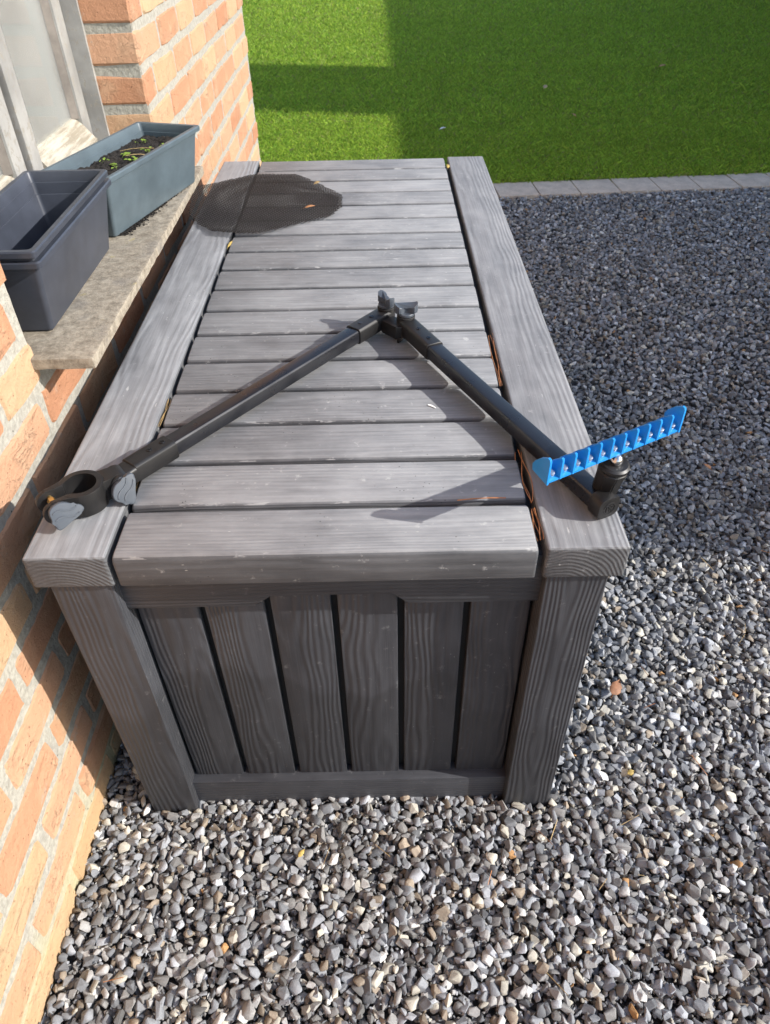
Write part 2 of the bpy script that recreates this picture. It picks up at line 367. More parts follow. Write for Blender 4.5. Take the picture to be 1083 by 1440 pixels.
def scatter(x0, x1, y0, y1, sp, rlo, rhi, zlo, zhi, protos, tilt):
    nx, ny = int((x1-x0)/sp), int((y1-y0)/(sp*.866))
    gx, gy = np.meshgrid(np.arange(nx), np.arange(ny)); px = x0+(gx+.5*(gy % 2))*sp; py = y0+gy*sp*.866
    px = (px+rng.uniform(-.42, .42, px.shape)*sp).ravel(); py = (py+rng.uniform(-.42, .42, py.shape)*sp).ravel()
    ok = ~inside_solid(px, py) & (py < KA[1]+(px-KA[0])*KD.y/KD.x-.004)
    # keep what stands within view (plus a margin for a step aside)
    ok &= (py < .2) | (np.abs(px-.07) < .75+.62*(py+.6)) 
    px, py = px[ok], py[ok]; n = len(px)
    rad = rlo+(rhi-rlo)*rng.beta(2, 3.2, n)
    pz = rng.uniform(zlo, zhi, n)
    which = rng.integers(0, len(protos), n)
    t = rng.random(n); base = rng.normal(0, 1, n)
    col = np.empty((n, 3)); lum = np.clip(.225*np.exp(base*.34), .08, .46)
    tone = np.where((t < .45)[:, None], np.array([.97, 1., 1.05]), np.array([1.03, 1., .96])); col[:] = lum[:, None]*tone
    cream = t > .885; col[cream] = np.array([.46, .43, .36])*rng.uniform(.7, 1.25, (cream.sum(), 1))
    whit = t > .955; col[whit] = np.array([.58, .57, .54])*rng.uniform(.8, 1.15, (whit.sum(), 1))
    tan = (t > .81) & (t < .87); col[tan] = np.array([.30, .245, .185])*rng.uniform(.6, 1.2, (tan.sum(), 1))
    org = (t > .808) & (t < .8105); col[org] = np.array([.40, .22, .09])
    Vs, Fs, Cs, Ss = [], [], [], []; base_i = 0
    for k, (V, F) in enumerate(protos):
        idx = np.where(which == k)[0]; m = len(idx)
        if not m: continue
        a = rng.uniform(0, 2*np.pi, m); tx = rng.normal(0, tilt, m); ty = rng.normal(0, tilt, m)
        ca, sa = np.cos(a), np.sin(a); cx, sx = np.cos(tx), np.sin(tx); cy, sy = np.cos(ty), np.sin(ty)
        z0 = np.zeros(m); o1 = np.ones(m)
        Rz = np.stack([ca, -sa, z0, sa, ca, z0, z0, z0, o1], 1).reshape(m, 3, 3)
        Rx = np.stack([o1, z0, z0, z0, cx, -sx, z0, sx, cx], 1).reshape(m, 3, 3)
        Ry = np.stack([cy, z0, sy, z0, o1, z0, -sy, z0, cy], 1).reshape(m, 3, 3)
        A = Rz @ Rx @ Ry
        W = np.einsum('mij,vj->mvi', A, V)*rad[idx][:, None, None]+np.stack([px[idx], py[idx], pz[idx]], 1)[:, None, :]
        W[..., 0] = np.maximum(W[..., 0], -.4235)
        nv = len(V); Vs.append(W.reshape(-1, 3)); Fs.append((F[None]+(np.arange(m)*nv)[:, None, None]+base_i).reshape(-1, 3)); base_i += m*nv
        Cs.append(np.repeat(col[idx], nv, 0)); Ss.append(np.full(m*len(F), k % 2 == 0))
    return np.concatenate(Vs), np.concatenate(Fs), np.concatenate(Cs), np.concatenate(Ss)
P_near = hull_stones(44, 13, (.34, .74), .06); P_mid = hull_stones(24, 13, (.4, .8)); P_far = hull_stones(16, 10, (.45, .8))
parts = [(True, scatter(-.45, 1.3, -.50, .52, .0142, .0074, .0165, -.003, .008, P_near, .42)),
         (False, scatter(-.45, 1.3, -.50, .52, .0135, .0065, .0125, -.010, -.002, P_mid, .7)),
         (False, scatter(-.45, 1.3, -.50, .52, .0095, .0030, .0062, -.006, .002, P_far, .7)),
         (False, scatter(-.45, 1.7, .52, 1.1, .0136, .0070, .0148, -.005, .008, P_mid, .5)),
         (False, scatter(-.45, 1.7, .52, 1.1, .0135, .0065, .0125, -.010, -.002, P_far, .5)),
         (False, scatter(-.45, 1.3, -.75, -.50, .0150, .0078, .0150, -.006, .006, P_far, .5)),
         (False, scatter(.2, 3.0, 1.1, 3.3, .0138, .0075, .0150, -.007, .008, P_far, .5)),
         (False, scatter(-.45, .2, 1.1, 3.3, .018, .0085, .0150, -.008, .006, P_far, .55))]
VV, FF, CC, SS, bi = [], [], [], [], 0
for sm_, (V, F, c, sf_) in parts: VV.append(V); FF.append(F+bi); CC.append(c); SS.append(sf_ & sm_); bi += len(V)
gr = put('gravel', npmesh('gravel', np.concatenate(VV), np.concatenate(FF), np.concatenate(CC), np.concatenate(SS)), M['stone'])
tag(gr, 'loose grey crushed slate gravel with cream chips', 'gravel', kind='stuff')

# --- grass blades
def blades(x0, x1, y0, y1, dens, h, wd):
    n = int((x1-x0)*(y1-y0)*dens); x = rng.uniform(x0, x1, n); y = rng.uniform(y0, y1, n)
    ok = y > KA[1]+(x-KA[0])*KD.y/KD.x+.192+rng.uniform(-.012, .015, n); x, y = x[ok], y[ok]; n = len(x)
    ang = rng.uniform(0, 2*np.pi, n); hh = h*rng.uniform(.45, 1.3, n)*np.where(rng.random(n) > .97, 1.25, 1.); lean = rng.normal(0, .45, (n, 2))*hh[:, None]
    ww = wd*rng.uniform(.6, 1.3, n); dx, dy = np.cos(ang)*ww/2, np.sin(ang)*ww/2
    b0 = np.stack([x-dx, y-dy, np.full(n, .004)], 1); b1 = np.stack([x+dx, y+dy, np.full(n, .004)], 1)
    m0 = np.stack([x+dx*.7+lean[:, 0]*.35, y+dy*.7+lean[:, 1]*.35, hh*.62], 1)
    tp = np.stack([x+lean[:, 0], y+lean[:, 1], hh*rng.uniform(.8, 1., n)], 1)
    V = np.stack([b0, b1, m0, tp], 1).reshape(-1, 3)
    k = np.arange(n)[:, None]*4; F = np.concatenate([k+np.array([[0, 1, 2]]), k+np.array([[0, 2, 3]])], 0)
    patch = np.array([mnoise.noise(Vector((a*1.3, b_*1.3, 0))) for a, b_ in zip(x[::40], y[::40])]); patch = np.repeat(patch, 40)[:n]
    u = rng.random(n)
    c = np.array([.285, .415, .048])[None]*(rng.uniform(.65, 1.4, n)*(1+.35*patch))[:, None]*np.stack([1+.35*patch, np.ones(n), np.ones(n)], 1)
    c[u > .90] = np.array([.30, .33, .08])*rng.uniform(.7, 1.1, ((u > .90).sum(), 1)); c[u > .975] = (.30, .26, .11)
    return V, F, np.repeat(c, 4, 0)
G = [blades(-1.3, 3.0, 3.1, 4.4, 38000, .029, .0031), blades(-1.4, 3.6, 4.4, 6.2, 17000, .032, .0046),
     blades(-2.0, 4.8, 6.2, 8.6, 8000, .034, .0065), blades(-2.6, 6.0, 8.6, 13.5, 3500, .036, .010)]
VV, FF, CC, bi = [], [], [], 0
for V, F, c in G: VV.append(V); FF.append(F+bi); CC.append(c); bi += len(V)
tag(put('grass', npmesh('grass', np.concatenate(VV), np.concatenate(FF), np.concatenate(CC)), M['grassblade']), 'short mown grass blades of the lawn', 'grass', kind='stuff')

# ------------------------------------------------------------------ brick house
WX = -.425; COURSE = .0737; PITCH = .213
YA, YB = .335, 1.172            # window opening
YEND = 2.685                    # corner of the house
ZS = .690                       # top of the stone sill
house = empty('brick_house', (WX, 0, 0), 'orange brick house wall with white framed window beside the storage box', 'house')
hp = lambda x, y, z: (x-WX, y, z)
def zshift(y):
    t = min(1, max(0, (y-.45)/.7)); return .0233*t*t*(3-2*t)
def brick_mesh(ln, ht):
    out = []
    base = rrect(ln, ht, .006, 2); N = []
    # more points along the long sides
    pts = []
    for i in range(len(base)):
        a, b_ = Vector(base[i]), Vector(base[(i+1) % len(base)]); d = (b_-a).length
        k = 3 if d > .1 else 1
        for j in range(k): pts.append(a.lerp(b_, j/k))
    ring0 = [(-.10, p.x, p.y) for p in pts]
    pj = [p+Vector((random.uniform(-.0024, .0024), random.uniform(-.0024, .0024))) for p in pts]
    ring1 = [(-.0050, p.x, p.y) for p in pj]
    ring2 = [(random.uniform(-.0008, .0006), p.x*(1-.008/ln), p.y*(1-.0075/ht)) for p in pj]
    b = loft([ring0, ring1, ring2], True, False)
    c = b.verts.new((random.uniform(0, .001), 0, 0)); b.verts.ensure_lookup_table()
    n = len(pts); top = [v for v in b.verts][2*n:3*n]
    for i in range(n): b.faces.new((top[i], top[(i+1) % n], c))
    me = mesh(b, 22); me.materials.append(M['brick']); return me
BM = {}
def get_brick(ln):
    key = round(ln, 3)
    L = BM.setdefault(key, [])
    if len(L) < 7: L.append(brick_mesh(ln, .0580)); return L[-1]
    return random.choice(L)
rest_bm = bmesh.new()
placed = 0
def row_bricks(k):
    """yield (y0, y1, z0) of every brick in course k"""
    off = -.009+(PITCH/2 if (k % 2) else 0)
    z = .57+COURSE*k     # top mortar line of this course in the near part
    i = -12
    while True:
        a = off+i*PITCH+.0080; b_ = a+PITCH-.016; i += 1
        if a > YEND: break
        yield a, b_, z
bricks_in_view = []
for k in range(-7, 27):
    for a, b_, ztop in row_bricks(k):
        a0, b0 = a, b_
        segs = [(a0, min(b0, YEND))]
        zc_mid = ztop-COURSE/2+zshift((a0+b0)/2)
        if ZS-.02 < zc_mid < 1.80:               # cut by the window opening
            new = []
            for s0, s1 in segs:
                if s1 <= YA or s0 >= YB: new.append((s0, s1))
                else:
                    if s0 < YA-.02: new.append((s0, YA))
                    if s1 > YB+.02: new.append((YB, s1))
            segs = new
        for s0, s1 in segs:
            if s1-s0 < .025: continue
            zc = ztop-COURSE/2+zshift((s0+s1)/2)
            if zc < -.03: continue
            yc = (s0+s1)/2
            seen = (zc < 1.12 and s1 > -.42 and not (zc > .80 and s1 < .34)) and (zc < .95 or yc > 1.1 or yc < .34)
            if seen: 
                o = put('brick', get_brick(s1-s0), None, house, hp(WX+.0012+random.uniform(-.0016, .0014), yc, zc))
                o.rotation_euler = (random.uniform(-.012, .012), random.uniform(-.01, .01), random.uniform(-.006, .006)); placed += 1
            elif s1 > -2.6:
                box(-.06, .0005, s0, s1, zc-.0295, zc+.0295, bm=rest_bm)
o = put('brickwork', mesh(rest_bm), M['brick'], house, (0, 0, 0)); o['kind'] = 'stuff'
# mortar face: a lumpy sheet that fills the joints, open at the window
def mortar_face():
    st = .0105; V, F, idx = [], [], {}
    ny, nz = int((YEND+.5)/st), int(1.2/st)
    def vid(i, j):
        if (i, j) not in idx:
            y, z = -.5+i*st, -.03+j*st; y = min(y, YEND-.004)
            d = mnoise.noise(Vector((y*38, z*38, 3.1)))*.0017+mnoise.noise(Vector((y*95, z*95, 9.)))*.0011
            idx[(i, j)] = len(V); V.append((-.0022+d, y, z))
        return idx[(i, j)]
    for i in range(ny+1):
        for j in range(nz):
            yc, zc = -.5+(i+.5)*st, -.03+(j+.5)*st
            if YA-.006 < yc < YB+.006 and zc > ZS-.012: continue
            F.append((vid(i, j), vid(i+1, j), vid(i+1, j+1), vid(i, j+1)))
    return npmesh('mortar', V, F, smooth=True)
put('mortar', mortar_face(), M['mortar'], house, (0, 0, 0))
def core(x0, x1, y0, y1, z0, z1, name='wall_core', mat='mortar', bev=.0): return boxobj(name, x0-WX, x1-WX, y0, y1, z0, z1, M[mat], house, bev)
core(-.75, WX-.008, -2.6, YA-.003, -.05, 2.7)
core(-.75, WX-.008, YB+.003, YEND-.004, -.05, 2.7)
core(-.75, WX-.009, YA-.003, YB+.003, -.05, ZS-.0175)
core(-.56, WX-.0032, YB+.0022, YB+.05, ZS-.01, 1.80, 'mortar')
core(-.56, WX-.0032, YA-.05, YA-.0022, ZS-.01, 1.80, 'mortar')
core(-.75, WX-.009, YA-.003, YB+.003, 1.80, 2.7)
boxobj('eave', -.45, .35, -2.8, YEND+.25, 2.7, 2.82, M['paint'], house, .004)
# stone sill
bm = cbox(0, 0, 0, .205, .885, .0168, .0022, 2)
bmesh.ops.subdivide_edges(bm, edges=[e for e in bm.edges if e.calc_length() > .1], cuts=40, use_grid_fill=True)
for v in bm.verts:
    q = v.co; v.co = q+Vector((mnoise.noise(q*40)*.0012, mnoise.noise(q*40+Vector((5, 0, 0)))*.0014, mnoise.noise(q*55+Vector((0, 9, 0)))*.0009))
put('window_sill', mesh(bm, 40), M['sill'], house, hp(-.336-.1025, .3165+.4425, ZS-.0084))
# window: outer frame with two casements
win = put('window', mesh(loft([[(x, y, z) for (y, z) in o_] for x, o_ in ()]) if False else box(-.580-WX, -.523-WX, YB-.008, YB+.002, .70, 1.80)), M['paint'], house, (0, 0, 0))
def wpart(name, x0, x1, y0, y1, z0, z1, mat='paint', bev=.002):
    return boxobj(name, x0-WX, x1-WX, y0, y1, z0, z1, M[mat], win, bev)
wpart('frame_jamb', -.60, -.556, YB-.008, YB+.03, .70, 1.80)
wpart('frame_jamb', -.60, -.527, YA-.03, YA+.02, .70, 1.80)
wpart('frame_head', -.60, -.527, YA+.02, YB-.008, 1.755, 1.80)
for (s0, s1) in ((.814, YB-.009), (YA+.02, .788)):
    wl = .046
    wpart('sash_stile', -.581, -.5555, s1-wl, s1, .755, 1.75, bev=.003)
    wpart('sash_stile', -.581, -.5555, s0, s0+wl, .755, 1.75, bev=.003)
    wpart('sash_rail', -.580, -.5565, s0+wl, s1-wl, 1.70, 1.75, bev=.003)
    # bottom rail, weathered slope running out to the sill
    prof = [(-.581, .755), (-.540, .755), (-.534, .772), (-.566, .812), (-.581, .815)]
    nr_ = 46
    put('sash_bottom_rail', mesh(loft([[(x-WX+.0022*mnoise.noise(Vector((q_*.9, x*300, 1))), s0+wl+(s1-s0-2*wl)*q_/nr_, z+.0035*mnoise.noise(Vector((q_*.7, x*400, 7)))) for x, z in [(-.581, .755), (-.540, .755), (-.534, .772), (-.545, .784), (-.556, .799), (-.566, .810), (-.581, .815)]] for q_ in range(nr_+1)]), 50), M['cream'], win, (0, 0, 0))
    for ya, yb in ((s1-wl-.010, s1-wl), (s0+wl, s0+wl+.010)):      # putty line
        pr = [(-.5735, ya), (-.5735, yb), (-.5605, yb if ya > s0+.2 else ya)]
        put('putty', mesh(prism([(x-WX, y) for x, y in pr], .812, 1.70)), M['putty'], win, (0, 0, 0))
    wpart('pane', -.5765, -.5738, s0+wl-.004, s1-wl+.004, .806, 1.704, 'glass', 0)
wpart('mullion', -.60, -.5815, .77, .83, .72, 1.755, 'bareoak')
prof = [(-.60, .6905), (-.529, .6905), (-.524, .742), (-.535, .7545), (-.60, .7548)]
put('timber_sill', mesh(loft([[(x-WX, y, z) for x, z in prof] for y in (YA-.001, YB-.0085)]), 30), M['cream'], win, (0, 0, 0))
wpart('room_back', -1.6, -1.55, YA-.4, YB+.4, .3, 2.2, 'room', 0)
# curtain
bm = bmesh.new(); n = 90; rows = []
for j in range(2):
    rows.append([bm.verts.new((-.68+.012*math.sin(i*.9)+.006*math.sin(i*.37+1), YA-.02+(YB-YA+.04)*i/n, (.71, 1.8)[j])) for i in range(n+1)])
for i in range(n): bm.faces.new((rows[0][i], rows[0][i+1], rows[1][i+1], rows[1][i]))
me = mesh(bm, 180); o = put('curtain', me, M['curtain']); sm = o.modifiers.new('thickness', 'SOLIDIFY'); sm.thickness = .002
tag(o, 'pale curtain hanging behind the window panes', 'curtain')

# ------------------------------------------------------------------ unseen building, form made up to cast the shade on gravel and lawn
shade_bldg = empty('outbuilding', (5.24, 6, 0), 'long brick outbuilding standing across the gravel', 'building')
def sp_(name, x0, x1, y0, y1, z0, z1, mat, par=None, bev=0):
    return boxobj(name, x0-5.24, x1-5.24, y0-6, y1-6, z0, z1, M[mat], par or shade_bldg, bev)
sp_('wall', 5.30, 8.8, -.40, 12.5, -.05, 2.90, 'shedwall')
sp_('roof', 5.24, 8.9, -.44, 12.6, 2.90, 3.00, 'tile')
sp_('roof_gable', 5.30, 5.95, 3.42, 4.78, 3.0, 4.35, 'shedwall')  # raised block added to cast the bar of shadow across the lawn
d_ = sp_('door', 5.27, 5.2985, 2.0, 2.95, .0, 2.05, 'paint'); 
put('handle', mesh(box(-.06, -.014, -.40, -.28, -.06, -.03, .005)), M['chrome'], d_, (0, 0, 0))
for yy in (.5, 4.0):
    wd = sp_('window', 5.265, 5.2985, yy, yy+1.0, 1.0, 2.0, 'paint'); put('pane', mesh(box(-.022, -.0172, -.42, .42, -.42, .42)), M['glass'], wd, (0, 0, 0))

# ------------------------------------------------------------------ storage box
H = .61; TH = .049; L = 1.52; HW = .35
sb = empty('storage_box', (0, L/2, 0), 'large charcoal plank storage box with weathered grey slatted lid on the gravel', 'storage box')
def bp(name, x0, x1, y0, y1, z0, z1, mat, par=None, bev=.003, seg=2):
    return boxobj(name, x0, x1, y0-L/2, y1-L/2, z0, z1, M[mat], par or sb, bev, seg)
lid = bp('lid_base', -.335, .335, .012, L-.012, H-TH+.004, H-.022, 'rail')
Lz = (H-TH+.004+H-.022)/2
def lput(name, me, mat, x, y, z, rot=None): return put(name, me, M[mat], lid, (x, y-L/2, z-Lz), rot)
PW = L/17
def plank_profile(wd, th, front):
    p = []
    drop = .0014
    # far edge -> near edge (y from wd/2 to -wd/2), z relative to the lid top
    p += [(wd/2, -th), (wd/2, -.0110), (wd/2-.0007, -.0062), (wd/2-.0020, -.0040), (wd/2-.0045, -.0020), (wd/2-.0085, -.0006), (wd/2-.014, 0)]
    if front:
        p += [(0, 0), (-wd/2+.008, -.0003), (-wd/2+.0045, -.0008), (-wd/2+.002, -.0022), (-wd/2+.0006, -.0045), (-wd/2, -.0075), (-wd/2, -th+.003), (-wd/2+.002, -th)]
    else:
        for i in range(1, 10):
            t = i/9; y = wd/2-.014-(wd-.020)*t; s = max(0, (t-.3)/.7); p.append((y, -drop*s*s))
        p += [(-wd/2+.0026, -drop-.0014), (-wd/2+.0008, -drop-.0036), (-wd/2, -.014), (-wd/2, -th)]
    return p
XA, XB = -.2468, .2442
def plank_mesh(front=False):
    wd = PW-(.0054 if front else .0062); th = TH if front else .024
    pr = plank_profile(wd, th, front); hl = (XB-XA)/2; ch = .003
    rings = []
    for x, ins in ((-hl, ch), (-hl+ch*.4, ch*.35), (-hl+ch, 0), (hl-ch, 0), (hl-ch*.4, ch*.35), (hl, ch)):
        rings.append([(x, y*(1-ins/wd*.5), z-(ins if z > -.012 else 0)) for y, z in pr])
    me = mesh(loft(rings), 40); return me
pm = [plank_mesh() for _ in range(3)]
for i in range(17):
    if i == 0: lput('lid_plank', plank_mesh(True), 'lid_x', (XA+XB)/2, PW/2-.0025, H)
    else: lput('lid_plank', pm[i % 3], 'lid_x', (XA+XB)/2, PW*(i+.5), H+random.uniform(-.0006, .0004), (random.uniform(-.002, .002), 0, 0))
SW = .0965
for s in (-1, 1):
    me = mesh(cbox(0, 0, 0, SW, L, TH, .0045, 3), 40)
    lput('lid_side_board', me, 'lid_y', s*(HW-SW/2), L/2, H-TH/2)
# posts, rails and boards
PO, PWD, OF = .3345, .0755, .005
for sx in (-1, 1):
    for y0, y1 in ((OF, OF+.07), (L-OF-.07, L-OF)):
        xa, xb = sorted((sx*PO, sx*(PO-PWD)))
        bp('corner_post', xa, xb, y0, y1, -.02, H-TH-.0005, 'body', bev=.004, seg=3)
XI = PO-PWD
for s, yf in ((1, .019), (-1, L-.019)):
    def yy(d0, d1): return sorted((yf+s*d0, yf+s*d1))
    a, b_ = yy(0, .03); bp('bottom_rail', -XI-.01, XI+.01, a, b_, -.015, .067, 'rail', bev=.003)
    # top rail: lower at both ends, cut up in the middle
    zt, zl, zh = H-TH-.002, .5000, .5215
    out = [(-XI-.01, zt), (-XI-.01, zl), (-.097, zl), (-.0775, zh), (.0775, zh), (.093, zl), (XI+.01, zl), (XI+.01, zt)]
    Mx = Matrix(((1, 0, 0, 0), (0, 0, 1, 0), (0, 1, 0, 0), (0, 0, 0, 1)))
    bm = prism(out, -.015, .015, .0025, 2); bmesh.ops.transform(bm, matrix=Mx, verts=bm.verts)
    put('top_rail', mesh(bm, 35), M['rail'], sb, (0, yf+s*.0155-L/2, 0))
    for i in range(6):
        xc = -.2155+.0863*i+.0
        a, b_ = yy(.015, .029); wv = .0775
        bp('end_board', xc-wv/2, xc+wv/2, a, b_, .05, .54, 'body', bev=.003, seg=2)
    a, b_ = yy(.0295, .036); bp('inner_panel', -.30, .30, a, b_, .0, .55, 'inner', bev=0)
for sx in (-1, 1):
    def xx(d0, d1): return sorted((sx*(PO-.014-d0), sx*(PO-.014-d1)))
    a, b_ = xx(0, .03); bp('bottom_rail', a, b_, OF+.069, L-OF-.069, -.015, .067, 'rail', bev=.003)
    bp('top_rail', a, b_, OF+.069, L-OF-.069, .505, H-TH-.002, 'rail', bev=.003)
    n = 16; pit = (L-2*OF-.142)/n
    for i in range(n):
        y0 = OF+.071+pit*i; a, b_ = xx(.014, .028); bp('side_board', a, b_, y0+.0045, y0+pit-.0045, .05, .54, 'body', bev=.003)
    a, b_ = xx(.0285, .034); bp('inner_panel', a, b_, .06, L-.06, 0, .55, 'inner', bev=0)

# ------------------------------------------------------------------ folding clamp arm lying on the lid
arm = empty('folding_clamp_arm', (.1, .3, H), 'black folding two-tube arm with clamp and blue finned holder on the lid', 'clamp arm')
AO = Vector((.1, .3, H))
def ap(name, me, mat, M4=None, par=None, org=AO):
    o = put(name, me, M[mat], par or arm)
    if M4 is not None: o.matrix_local = Matrix.Translation(-org) @ M4
    else: o.location = -org
    return o
def tubebar(a, b_, wd, ht, r):       # bar along a->b in world space
    a, b_ = Vector(a), Vector(b_); d = (b_-a); Ln = d.length
    Mx = frame(a, (0, 0, 1), d)      # local x = up, local y = side, z = along
    return prism(rrect(ht, wd, r, 3), 0, Ln, .0008, 1), Mx
LA, LB = Vector((-.2530, .1382, .6285)), Vector((.0760, .5440, .6330))
RA, RB = Vector((.1085, .5060, .6345)), Vector((.3300, .0545, .6270))
ld = (LB-LA).normalized(); rd = (RB-RA).normalized()
LA2 = Vector((-.2123, .1886, .6290)); LB2 = Vector((.0227, .4788, .6325))
bm, Mx = tubebar(LA2-ld*.03, LB2+ld*.02, .0255, .0225, .005); ap('tube', mesh(bm, 30), 'blackmetal', Mx)
RA2 = Vector((.1500, .4200, .6330))
bm, Mx = tubebar(RA2-rd*.02, RB-rd*.012, .0265, .0225, .005); ap('tube', mesh(bm, 30), 'blackmetal', Mx)
def sleeve(a, b_, sc1):
    bm, Mx = tubebar(a, b_, .0300, .0270, .0062); o = ap('sleeve', mesh(bm, 30), 'blackplastic', Mx)
    d = (b_-a).normalized()
    for t in sc1:
        p = a.lerp(b_, t)+Vector((0, 0, .0133))
        b2 = prism(circ(.0038, 14), 0, .0012, .0003, 1); prism([(-.0026, -.0005), (.0026, -.0005), (.0026, .0005), (-.0026, .0005)], .0012, .0016, bm=b2)
        s_ = put('screw', mesh(b2, 30), M['screw'], o); s_.matrix_local = Mx.inverted() @ frame(p, d+Vector((.5, 0, 0)), (0, 0, 1))
    return o
sleeve(LA, LA2, (.50, .82)); sleeve(LB2, LB, (.22, .55)); sleeve(RA, RA2, (.45, .80))
# apex hinge block, vertical pins and knobs
hc = (LB+RA)/2
out = [(-.019, -.012), (.016, -.016), (.024, -.006), (.022, .010), (.010, .016), (-.016, .012)]
bm = prism(out, -.012, .011, .003, 2); ap('hinge_block', mesh(bm, 35), 'blackplastic', frame(hc+Vector((-.002, -.016, -.004)), (1, -.9, 0), (0, 0, 1)))
def wing(bm, r, hb, hw, ln, wd):      # base disc then a twisted wing grip
    prism(circ(r, 26), 0, hb, .001, 1, bm)
    half = []
    for i in range(13):
        t = i/12; x = -ln/2+ln*t; half.append((x, wd*(.34+.16*math.cos(2*math.pi*t)*1.0)))
    endc = [(ln/2+.003*math.cos(a), 0) for a in ()]
    out = half+[(ln/2+wd*.30, wd*.28), (ln/2+wd*.38, 0), (ln/2+wd*.30, -wd*.28)]+[(x, -y) for x, y in half[::-1]]+[(-ln/2-wd*.30, -wd*.28), (-ln/2-wd*.38, 0), (-ln/2-wd*.30, wd*.28)]
    b2 = bmesh.new(); prism(out, hb, hb+hw, .0018, 2, b2)
    for v in b2.verts:                # waist: flare the grip towards its ends
        if v.co.z > hb+hw*.5: v.co.z += .0035*(abs(v.co.x)/(ln/2))**2-.0015
    me2 = bpy.data.meshes.new('t'); b2.to_mesh(me2); b2.free(); bm.from_mesh(me2); bpy.data.meshes.remove(me2)
    return bm
def knob(p, axis, xdir, r=.0135, hb=.005, hw=.011, ln=.024, wd=.017, par=None):
    o = ap('knob', mesh(wing(bmesh.new(), r, hb, hw, ln, wd), 35), 'knob', frame(p, xdir, axis))
    c = put('knob_washer', mesh(prism(circ(r+.0014, 26), -.004, -.0002, .0008, 1), 35), M['inner'], o, (0, 0, 0)); return o
for p, d in ((LB+ld*.001, ld), (RA-rd*.001, rd)):
    bm = prism(circ(.0150, 28), -.0135, .0140, .002, 2); ap('hinge_barrel', mesh(bm, 35), 'blackplastic', frame(p, (1, 0, 0), (0, 0, 1)))
knob(LB+Vector((.001, -.001, .0180)), (0, -.02, 1), (.55, -.84, 0), hw=.010, ln=.024)
knob(RA+Vector((0, .001, .0180)), (.02, -.05, 1), (1, .10, 0), hw=.010, ln=.025, wd=.018)
bm = wing(bmesh.new(), .0105, .004, .0045, .018, .013); 
ap('lower_knob', mesh(bm, 35), 'blackplastic', frame(hc+Vector((.014, -.030, -.0085)), (1, .4, 0), (0, 0, -1)))
# clamp at the left end
ca = Vector((-.80, -.60, 0)); cb = Vector((.60, -.80, 0)); cc = Vector((-.2995, .0935, H+.0195))
Mc = frame(cc, ca, (0, 0, 1))         # local x = ca, local y = -cb  (z x ca)
ro, ri = .0270, .0205; hz = .0160
g0 = R(27)
outer = circ(ro, 30, 0, 0, g0, 2*math.pi-g0); inner_ = circ(ri, 30, 0, 0, g0*1.25, 2*math.pi-g0*1.25)
bm = prism(outer+inner_[::-1], -hz, hz, .0012, 2)
def strip_(pts, h0, h1, bm): 
    b2 = prism(pts, h0, h1, .0012, 2); me2 = bpy.data.meshes.new('t'); b2.to_mesh(me2); b2.free(); bm.from_mesh(me2); bpy.data.meshes.remove(me2)
for s in (-1, 1):
    pts = [(.0185, s*.0098), (.040, s*.0102), (.040, s*.0165), (.026, s*.0170), (.012, s*.0245)]
    strip_(pts if s > 0 else pts[::-1], -hz+.0004, hz-.0004, bm)
clamp = ap('clamp_ring', mesh(bm, 35), 'blackplastic', Mc)
for s in (-1, 1):                      # rounded lug ends
    b2 = prism(circ(.0146, 24), -.0035, .0035, .0012, 2)
    o = put('clamp_lug', mesh(b2, 35), M['blackplastic'], clamp); o.matrix_local = frame((.0385, s*.0135, 0), (1, 0, 0), (0, s, 0))
b2 = prism(circ(.0030, 14), -.016, .016, .0004, 1); prism(circ(.0052, 6), -.0045, .0045, .0006, 1, b2)
o = put('clamp_bolt', mesh(b2, 35), M['brass'], clamp); o.matrix_local = frame((.0365, 0, .006), (1, 0, 0), (0, 1, 0))
